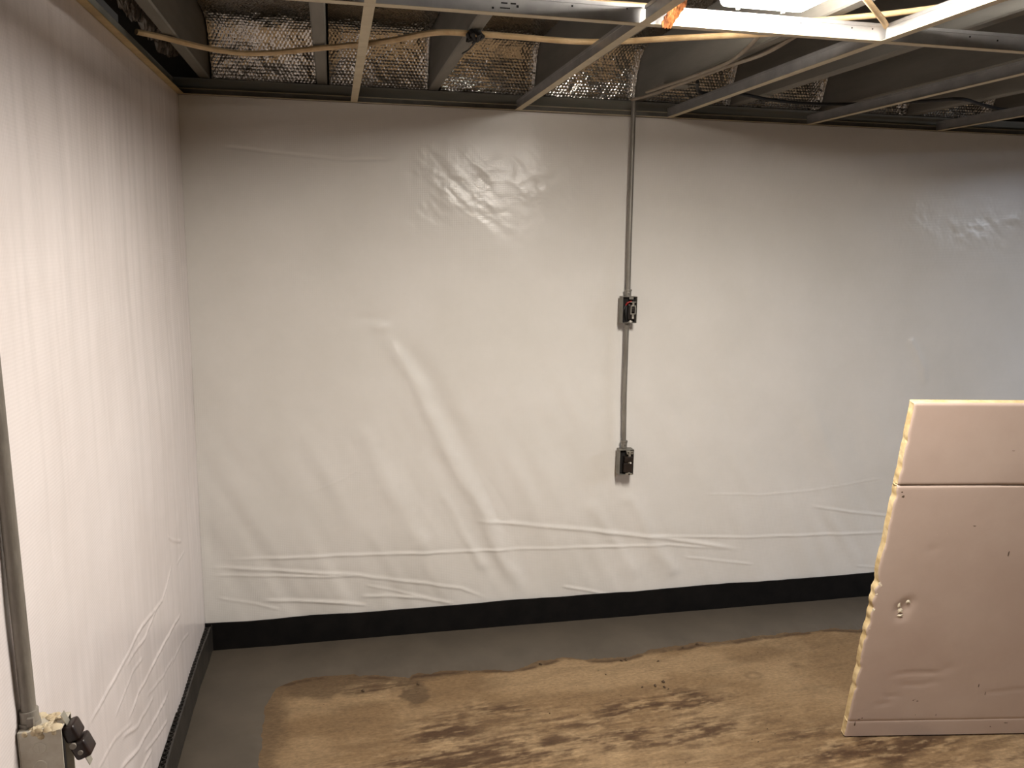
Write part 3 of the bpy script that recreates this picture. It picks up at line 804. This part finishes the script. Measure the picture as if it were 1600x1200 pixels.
sub(b1, mb.build('switch_strap', MT['steel'], None, bevel=.0005))
sub(b1, MB().box((fx-.005,yf-.008,zc-.008),(fx+.005,yf+.002,zc+.008)).build('toggle', MT['bakelite'], None, bevel=.0015))
sub(b1, MB().tube(smooth_path([(UX-.016,yf+.012,zc+.012),(UX-.012,yf+.002,zc+.026),(UX-.002,yf,zc+.032),(UX+.008,yf+.006,zc+.034)]), .0032, 8).build('red_wire', MT['redwire'], None, smooth=True))
sub(b1, MB().tube(smooth_path([(UX-.022,yf+.016,zc-.030),(UX-.024,yf+.004,zc),(UX-.014,yf+.006,zc+.02)]), .0035, 8).build('black_wire', MT['cable_k'], None, smooth=True))
sub(b1, MB().tube(smooth_path([(UX-.010,yf+.014,zc-.040),(UX-.016,yf+.003,zc-.012),(UX-.012,yf+.010,zc+.014)]), .0035, 8).build('black_wire', MT['cable_k'], None, smooth=True))
sub(b1, MB().tube(smooth_path([(UX-.018,yf+.012,zc+.004),(UX-.015,yf+.004,zc+.020),(UX-.008,yf+.006,zc+.030)]), .0028, 8).build('red_wire', MT['redwire'], None, smooth=True))
sub(b1, MB().cyl((UX+.004,yf-.002,z0+.008),(0,1,0),.0045,.004,12).build('screw', MT['whitewire']))
sub(b1, MB().cyl((fx-.001,yf-.003,zc-.031),(0,1,0),.0035,.003,12).build('screw', MT['whitewire']))
LXc = 1.699
b2, x0, x1, yf, z0, z1 = open_box(LXc, .664, .771, 'outlet')
zc = (z0+z1)/2
sub(b2, MB().box((x0+.003,yf+.016,z0+.004),(x1-.003,yf+.040,z1-.004)).build('interior_shade', MT['hole']))  # same block of painted shade in the lower box
mb = MB().box((LXc-.014,yf-.006,zc-.042),(LXc+.026,yf+.018,zc-.002)).box((LXc-.012,yf-.008,zc+.002),(LXc+.027,yf+.018,zc+.026)).box((LXc-.008,yf-.004,zc-.004),(LXc+.023,yf+.016,zc+.004))
sub(b2, mb.build('receptacle', MT['bakelite'], None, bevel=.004))
mb = MB().box((LXc-.002,yf-.005,z1-.018),(LXc+.026,yf-.002,z1-.005)).box((LXc-.004,yf-.008,z0+.001),(LXc+.024,yf-.005,z0+.009)).box((LXc+.006,yf-.004,z0+.008),(LXc+.016,yf-.001,z1-.016))
sub(b2, mb.build('receptacle_strap', MT['steel'], None, bevel=.001))
mb = MB().cyl((LXc+.014,yf-.0095,zc+.000),(0,1,0),.0035,.005,12)
sub(b2, mb.build('screw', MT['whitewire']))
for xx, yy, zz in ((LXc+.004,yf-.0055,z1-.011), (LXc+.020,yf-.0055,z1-.011), (LXc+.010,yf-.0085,z0+.005)):
    sub(b2, MB().cyl((xx,yy,zz),(0,1,0),.003,.002,10).build('strap_hole', MT['hole']))

# ------------------------------------------------------------------ left wall conduit and box, close to the camera
LY = -1.836
lc = empty('wall_conduit', (.03, LY, .70))
tag(lc, 'weathered grey conduit ending in a mortar smeared box on the left wall', 'conduit')
PX_ = .0205
pp = MB().tube([(PX_,LY-.034,H-.02),(PX_,LY-.018,1.45),(PX_,LY-.005,1.0),(PX_,LY,.842)], .0115, 18).build('pipe', MT['emt_old'], None, smooth=True)
cn = MB().cyl((PX_,LY,.832),(0,0,1),.0145,.030,18).cyl((PX_,LY,.822),(0,0,1),.0175,.010,8).box((PX_+.002,LY-.020,.826),(PX_+.012,LY-.013,.840)).build('connector', MT['emt_old'], None, smooth=True, bevel=.0008)
under(lc, pp, cn)
bx0, bx1, by0, by1, bz0, bz1 = .009, .075, LY-.025, LY+.028, .700, .820
t = .002
mb = MB().box((bx0,by0,bz0),(bx0+t,by1,bz1)).box((bx0+t,by0,bz0),(bx1,by0+t,bz1)).box((bx0+t,by1-t,bz0),(bx1,by1,bz1)).box((bx0+t,by0+t,bz0),(bx1,by1-t,bz0+t)).box((bx0+t,by0+t,bz1-t),(bx1,by1-t,bz1))
lb = mb.build('outlet_box', MT['box_old'], None, bevel=.0012); under(lc, lb)
for zz in (.790, .758, .726):
    mb = MB(); ring = [( .040 + .0095*math.cos(a), by0-.0004, zz + .0095*math.sin(a)) for a in np.linspace(0, 2*math.pi, 25)]
    mb.tube(ring, .0009, 6, False); mb.cyl((.040, by0-.0002, zz), (0,1,0), .0088, .0012, 24)
    mb.box((.0385, by0-.0014, zz-.006),(.0397, by0-.0005, zz+.004))
    sub(lb, mb.build('knockout', MT['box_old'], None, smooth=True))
# mortar blobs on the top of the box
mb = MB()
for i in range(26):
    a = random.random(); b_ = random.random()
    x = .026 + .040*a; y = by0+.004 + .044*b_; r = random.uniform(.003, .009)
    mb.tube([(x, y, bz1-.001), (x+random.uniform(-.002,.002), y, bz1+r*.30), (x, y, bz1+r*.5)], [r*1.5, r*1.1, r*.3], 8)
for i in range(10):
    x = .020 + .045*random.random(); z = bz1 - .002 - .014*random.random()**2; r = random.uniform(.002, .006)
    mb.tube([(x, by0+.001, z), (x, by0-.0012, z), (x, by0-.0018, z)], [r*1.4, r, r*.4], 8)
ms = sub(lb, mb.build('mortar_smear', MT['mortar'], None, smooth=True)); ms['kind'] = 'stuff'; ms['label'] = 'dried tan mortar smear on the box top'
sub(lb, MB().box((bx0+.006,by0+.004,bz0+.004),(bx1-.012,by1-.004,bz1-.004)).build('interior_shade', MT['hole']))  # dark fill standing for the shade inside this box
# loose brown receptacle hanging out of the front, tilted
tm = Matrix.Translation((.092, LY+.000, .789)) @ Matrix.Rotation(math.radians(-22), 4, 'Y')
mb = MB().box((-.014,-.017,.001),(.009,.017,.030),0,tm).box((-.014,-.017,-.034),(.012,.017,-.001),0,tm)
rc = mb.build('receptacle', MT['brownbake'], None, smooth=True, bevel=.006, seg=3); under(lc, rc)
mb = MB().box((-.004,-.008,-.052),(-.0026,.008,.050),0,tm)
sub(rc, mb.build('strap', MT['steel']))
for a_, b_, r_ in ((-.006,-.004,.0055), (-.001,-.020,.0042)):
    sub(rc, MB().cyl(tm @ Vector((a_,-.0175,b_)), (0,1,0), r_, .004, 14).build('terminal_screw', MT['emt_old'], None, bevel=.0006))

# ------------------------------------------------------------------ foam board
def foam_board():
    P0 = Vector((2.161, -.991, .004)); u = Vector((.987766, -.155943, 0)); n = Vector((.155943, .987766, 0))
    a = math.radians(-10.6); w = Vector((0, 0, 1))*math.cos(a) + n*math.sin(a); d = u.cross(w)   # d points toward the back
    if d.dot(n) < 0: d = -d
    Wd, Ht, T = 1.22, 1.199, .026
    zs = sorted(set([0, .004] + list(np.linspace(.01, Ht-.012, 130)) + [.060,.062,.064, .930,.934,.937,.940,.944, Ht-.008, Ht-.003, Ht]))
    us = sorted(set([0, .003, .008, .014] + list(np.linspace(.02, Wd, 80))))
    rows = []
    zs = np.array(zs); us = np.array(us)
    U, V = np.meshgrid(us, zs)
    rag = (fbm(zs*30, zs*0+4.0, 4)-.5)*.010 + (fbm(zs*9, zs*0+14.0, 2)-.5)*.008
    chips = np.zeros_like(zs)
    for zc_, r, q in [(.60,.018,.010),(.555,.012,.008),(.505,.014,.006),(.46,.02,.006),(.40,.01,.006),(.28,.012,.005),(.20,.010,.006),(.9,.012,.005),(.99,.014,.003),(1.08,.012,.004)]:
        chips += q*np.exp(-((zs-zc_)/r)**2)
    mid = np.exp(-((zs-.50)/.22)**2)
    inset = np.clip((rag*(.3+mid) + chips + .004), 0, .03)
    Uf = U + inset[:, None]*np.clip(1-U/.05, 0, 1)
    # front face relief
    dep = np.zeros_like(U)
    dep += .0045*np.exp(-((V-.937-.004*(fbm(U*4, U*0+2, 2)-.5))/.0032)**2)           # scored groove
    dep += .0010*np.exp(-((V-.062)/.002)**2)
    dep += (fbm(U*5, V*5, 3, 91.)-.5)*.0012
    for cu, cv, r, q in [(.118,.525,.016,.005),(.10,.50,.018,.006),(.105,.475,.012,.006),(.30,.27,.012,.002),(.16,.72,.008,.003)]:
        dep += q*np.exp(-(((U-cu)/r)**2+((V-cv)/(r*1.3))**2))*(.4+fbm(U*60, V*60, 2, 7.))
    for pts, q in [([(.13,.25),(.19,.26),(.27,.255)], .0018), ([(.17,.21),(.22,.205),(.26,.22)], .0016), ([(.09,.13),(.13,.135)], .0016), ([(.12,.165),(.16,.16)], .0016), ([(.45,.17),(.62,.19)], .0012)]:
        dd, sg, tt = pl_dist(U, V, pts); dep += q*np.exp(-(dd/.005)**2)
    e = .006
    dep += .004*np.clip(1-(Ht-V)/e, 0, 1)**2 + .003*np.clip(1-U/e, 0, 1)**2
    P = np.array(P0)[None, None] + Uf[..., None]*np.array(u) + V[..., None]*np.array(w) + dep[..., None]*np.array(d)
    r, c = U.shape
    Bk = np.array(P0)[None, None] + (U + (inset*.6)[:, None]*np.clip(1-U/.05, 0, 1))[..., None]*np.array(u) + V[..., None]*np.array(w) + T*np.array(d)
    mb = MB()
    idx = np.arange(r*c).reshape(r, c)
    q = np.stack([idx[:-1,:-1], idx[:-1,1:], idx[1:,1:], idx[1:,:-1]], -1).reshape(-1, 4)
    mb.add(P.reshape(-1,3).tolist(), q.tolist(), 0)
    mb.add(Bk.reshape(-1,3).tolist(), q[:, ::-1].tolist(), 0)
    N = r*c
    # side walls with a rough middle column
    mids = []
    def wall(line):
        m3 = []
        for t_ in (.33, .66):
            row = []
            for i in line:
                p = np.array(mb.v[i])*(1-t_) + np.array(mb.v[i+N])*t_
                p = p + np.array(u)*random.uniform(-.0025,.0025) if line is LL else p + np.array(w)*random.uniform(-.0012,.0012)
                mb.v.append(tuple(p)); row.append(len(mb.v)-1)
            m3.append(row)
        seq = [list(line)] + m3 + [[i+N for i in line]]
        for a_, b_ in zip(seq[:-1], seq[1:]):
            for k in range(len(line)-1):
                mb.f.append((a_[k], a_[k+1], b_[k+1], b_[k])); mb.mi.append(1)
    LL = idx[:, 0].tolist(); wall(LL); wall(idx[-1].tolist()); wall(idx[:, -1].tolist()); wall(idx[0].tolist())
    me = bpy.data.meshes.new('panel'); me.from_pydata(mb.v, [], mb.f)
    for m in (MT['foamface'], MT['foamedge']): me.materials.append(m)
    me.polygons.foreach_set('material_index', mb.mi)
    bm = bmesh.new(); bm.from_mesh(me); bmesh.ops.recalc_face_normals(bm, faces=bm.faces); bm.to_mesh(me); bm.free()
    root = empty('foam_board', tuple(P0))
    o = link('panel', me); under(root, o)
    me.polygons.foreach_set('use_smooth', [True]*len(me.polygons)); me.set_sharp_from_angle(angle=math.radians(35))
    def at(uu, vv, off=0.0): return P0 + u*uu + w*vv + d*off
    # dark line along the groove, torn chips, scuffs
    mb = MB(); pts = [at(x, .937 + .0025*math.sin(x*9) + random.uniform(-.0008,.0008), .0032) for x in np.arange(.012, Wd, .02)]
    mb.tube(pts, .0016, 6)
    g = mb.build('groove_line', MT['grime_and_groove']); under(root, g)
    for cu, cv, sx, sz in [(.092,.515,.006,.010),(.098,.495,.010,.009),(.100,.478,.012,.006),(.118,.530,.008,.008),(.020,.590,.010,.014),(.012,.558,.008,.010),(.014,.50,.006,.012),(.012,.43,.006,.010),(.022,.875,.005,.008),(.16,.77,.003,.003),(.19,.775,.003,.003)]:
        c0 = at(cu, cv, .002)
        vs_ = []; 
        for k in range(9):
            a2 = 2*math.pi*k/9; rr = random.uniform(.4, 1.4)
            vs_.append(c0 + u*(math.cos(a2)*sx*rr) + w*(math.sin(a2)*sz*rr))
        top = c0 - d*.0025
        vs_.append(top); mb = MB(); mb.add(vs_, [(k, (k+1) % 9, 9) for k in range(9)] + [tuple(range(8,-1,-1))])
        under(root, mb.build('torn_chip', MT['foamchip']))
    for cu, cv, lx, lz in [(.028,.90,.010,.010),(.022,.915,.008,.005),(.05,.075,.003,.004),(.04,.07,.006,.003),(.23,.085,.003,.002),(.21,.145,.004,.003),(.225,.142,.005,.003),(.215,.15,.002,.002),(.30,.085,.002,.010),(.33,1.05,.012,.0015),(.27,.80,.008,.002),(.40,.70,.003,.016),(.42,.20,.003,.012),(.45,.17,.002,.014),(.4,1.09,.003,.003),(.03,.05,.004,.012),(.55,.045,.012,.002),(.5,.03,.004,.003)]:
        c0 = at(cu, cv, .0004); vs_ = []
        for k in range(7):
            a2 = 2*math.pi*k/7; rr = random.uniform(.6, 1.2)
            vs_.append(c0 + u*(math.cos(a2)*lx*rr) + w*(math.sin(a2)*lz*rr))
        vs_.append(c0 - d*.0012); mb = MB(); mb.add(vs_, [(k, (k+1) % 7, 7) for k in range(7)] + [tuple(range(6,-1,-1))])
        under(root, mb.build('dirt_scuff', MT['grime_and_groove']))
    tag(root, 'pinkish foam insulation board standing on its ragged yellowed edge', 'foam board')
foam_board()

# ------------------------------------------------------------------ crumbs on the floor
mb = MB()
spots = [(1.505,-.46),(1.74,-.40),(1.70,-.55),(1.66,-.57),(1.61,-.57),(1.70,-.60),(1.69,-.585),(1.28,-.34),(.80,-.40),(1.62,-.365),(1.60,-.37),(1.88,-.315),(1.95,-.30),(.62,-.38),(.60,-.41),(1.0,-.35)]
for i in range(50): spots.append((random.uniform(.35, 3.0), random.uniform(-1.2, -.33)))
for i, (x, y) in enumerate(spots):
    r = random.uniform(.003, .0075) if i < 16 else random.uniform(.001, .0028)
    a = random.random()*6
    mb.tube([(x-r*math.cos(a), y-r*math.sin(a), .001), (x, y, r*.55), (x+r*math.cos(a), y+r*math.sin(a), .001)], [r*.3, r*random.uniform(.5,.8), r*.25], 6)
cr = mb.build('floor_crumbs', MT['crumb'])
cr['kind'] = 'stuff'; tag(cr, 'scattered dark crumbs of grit on the tan concrete', 'debris')
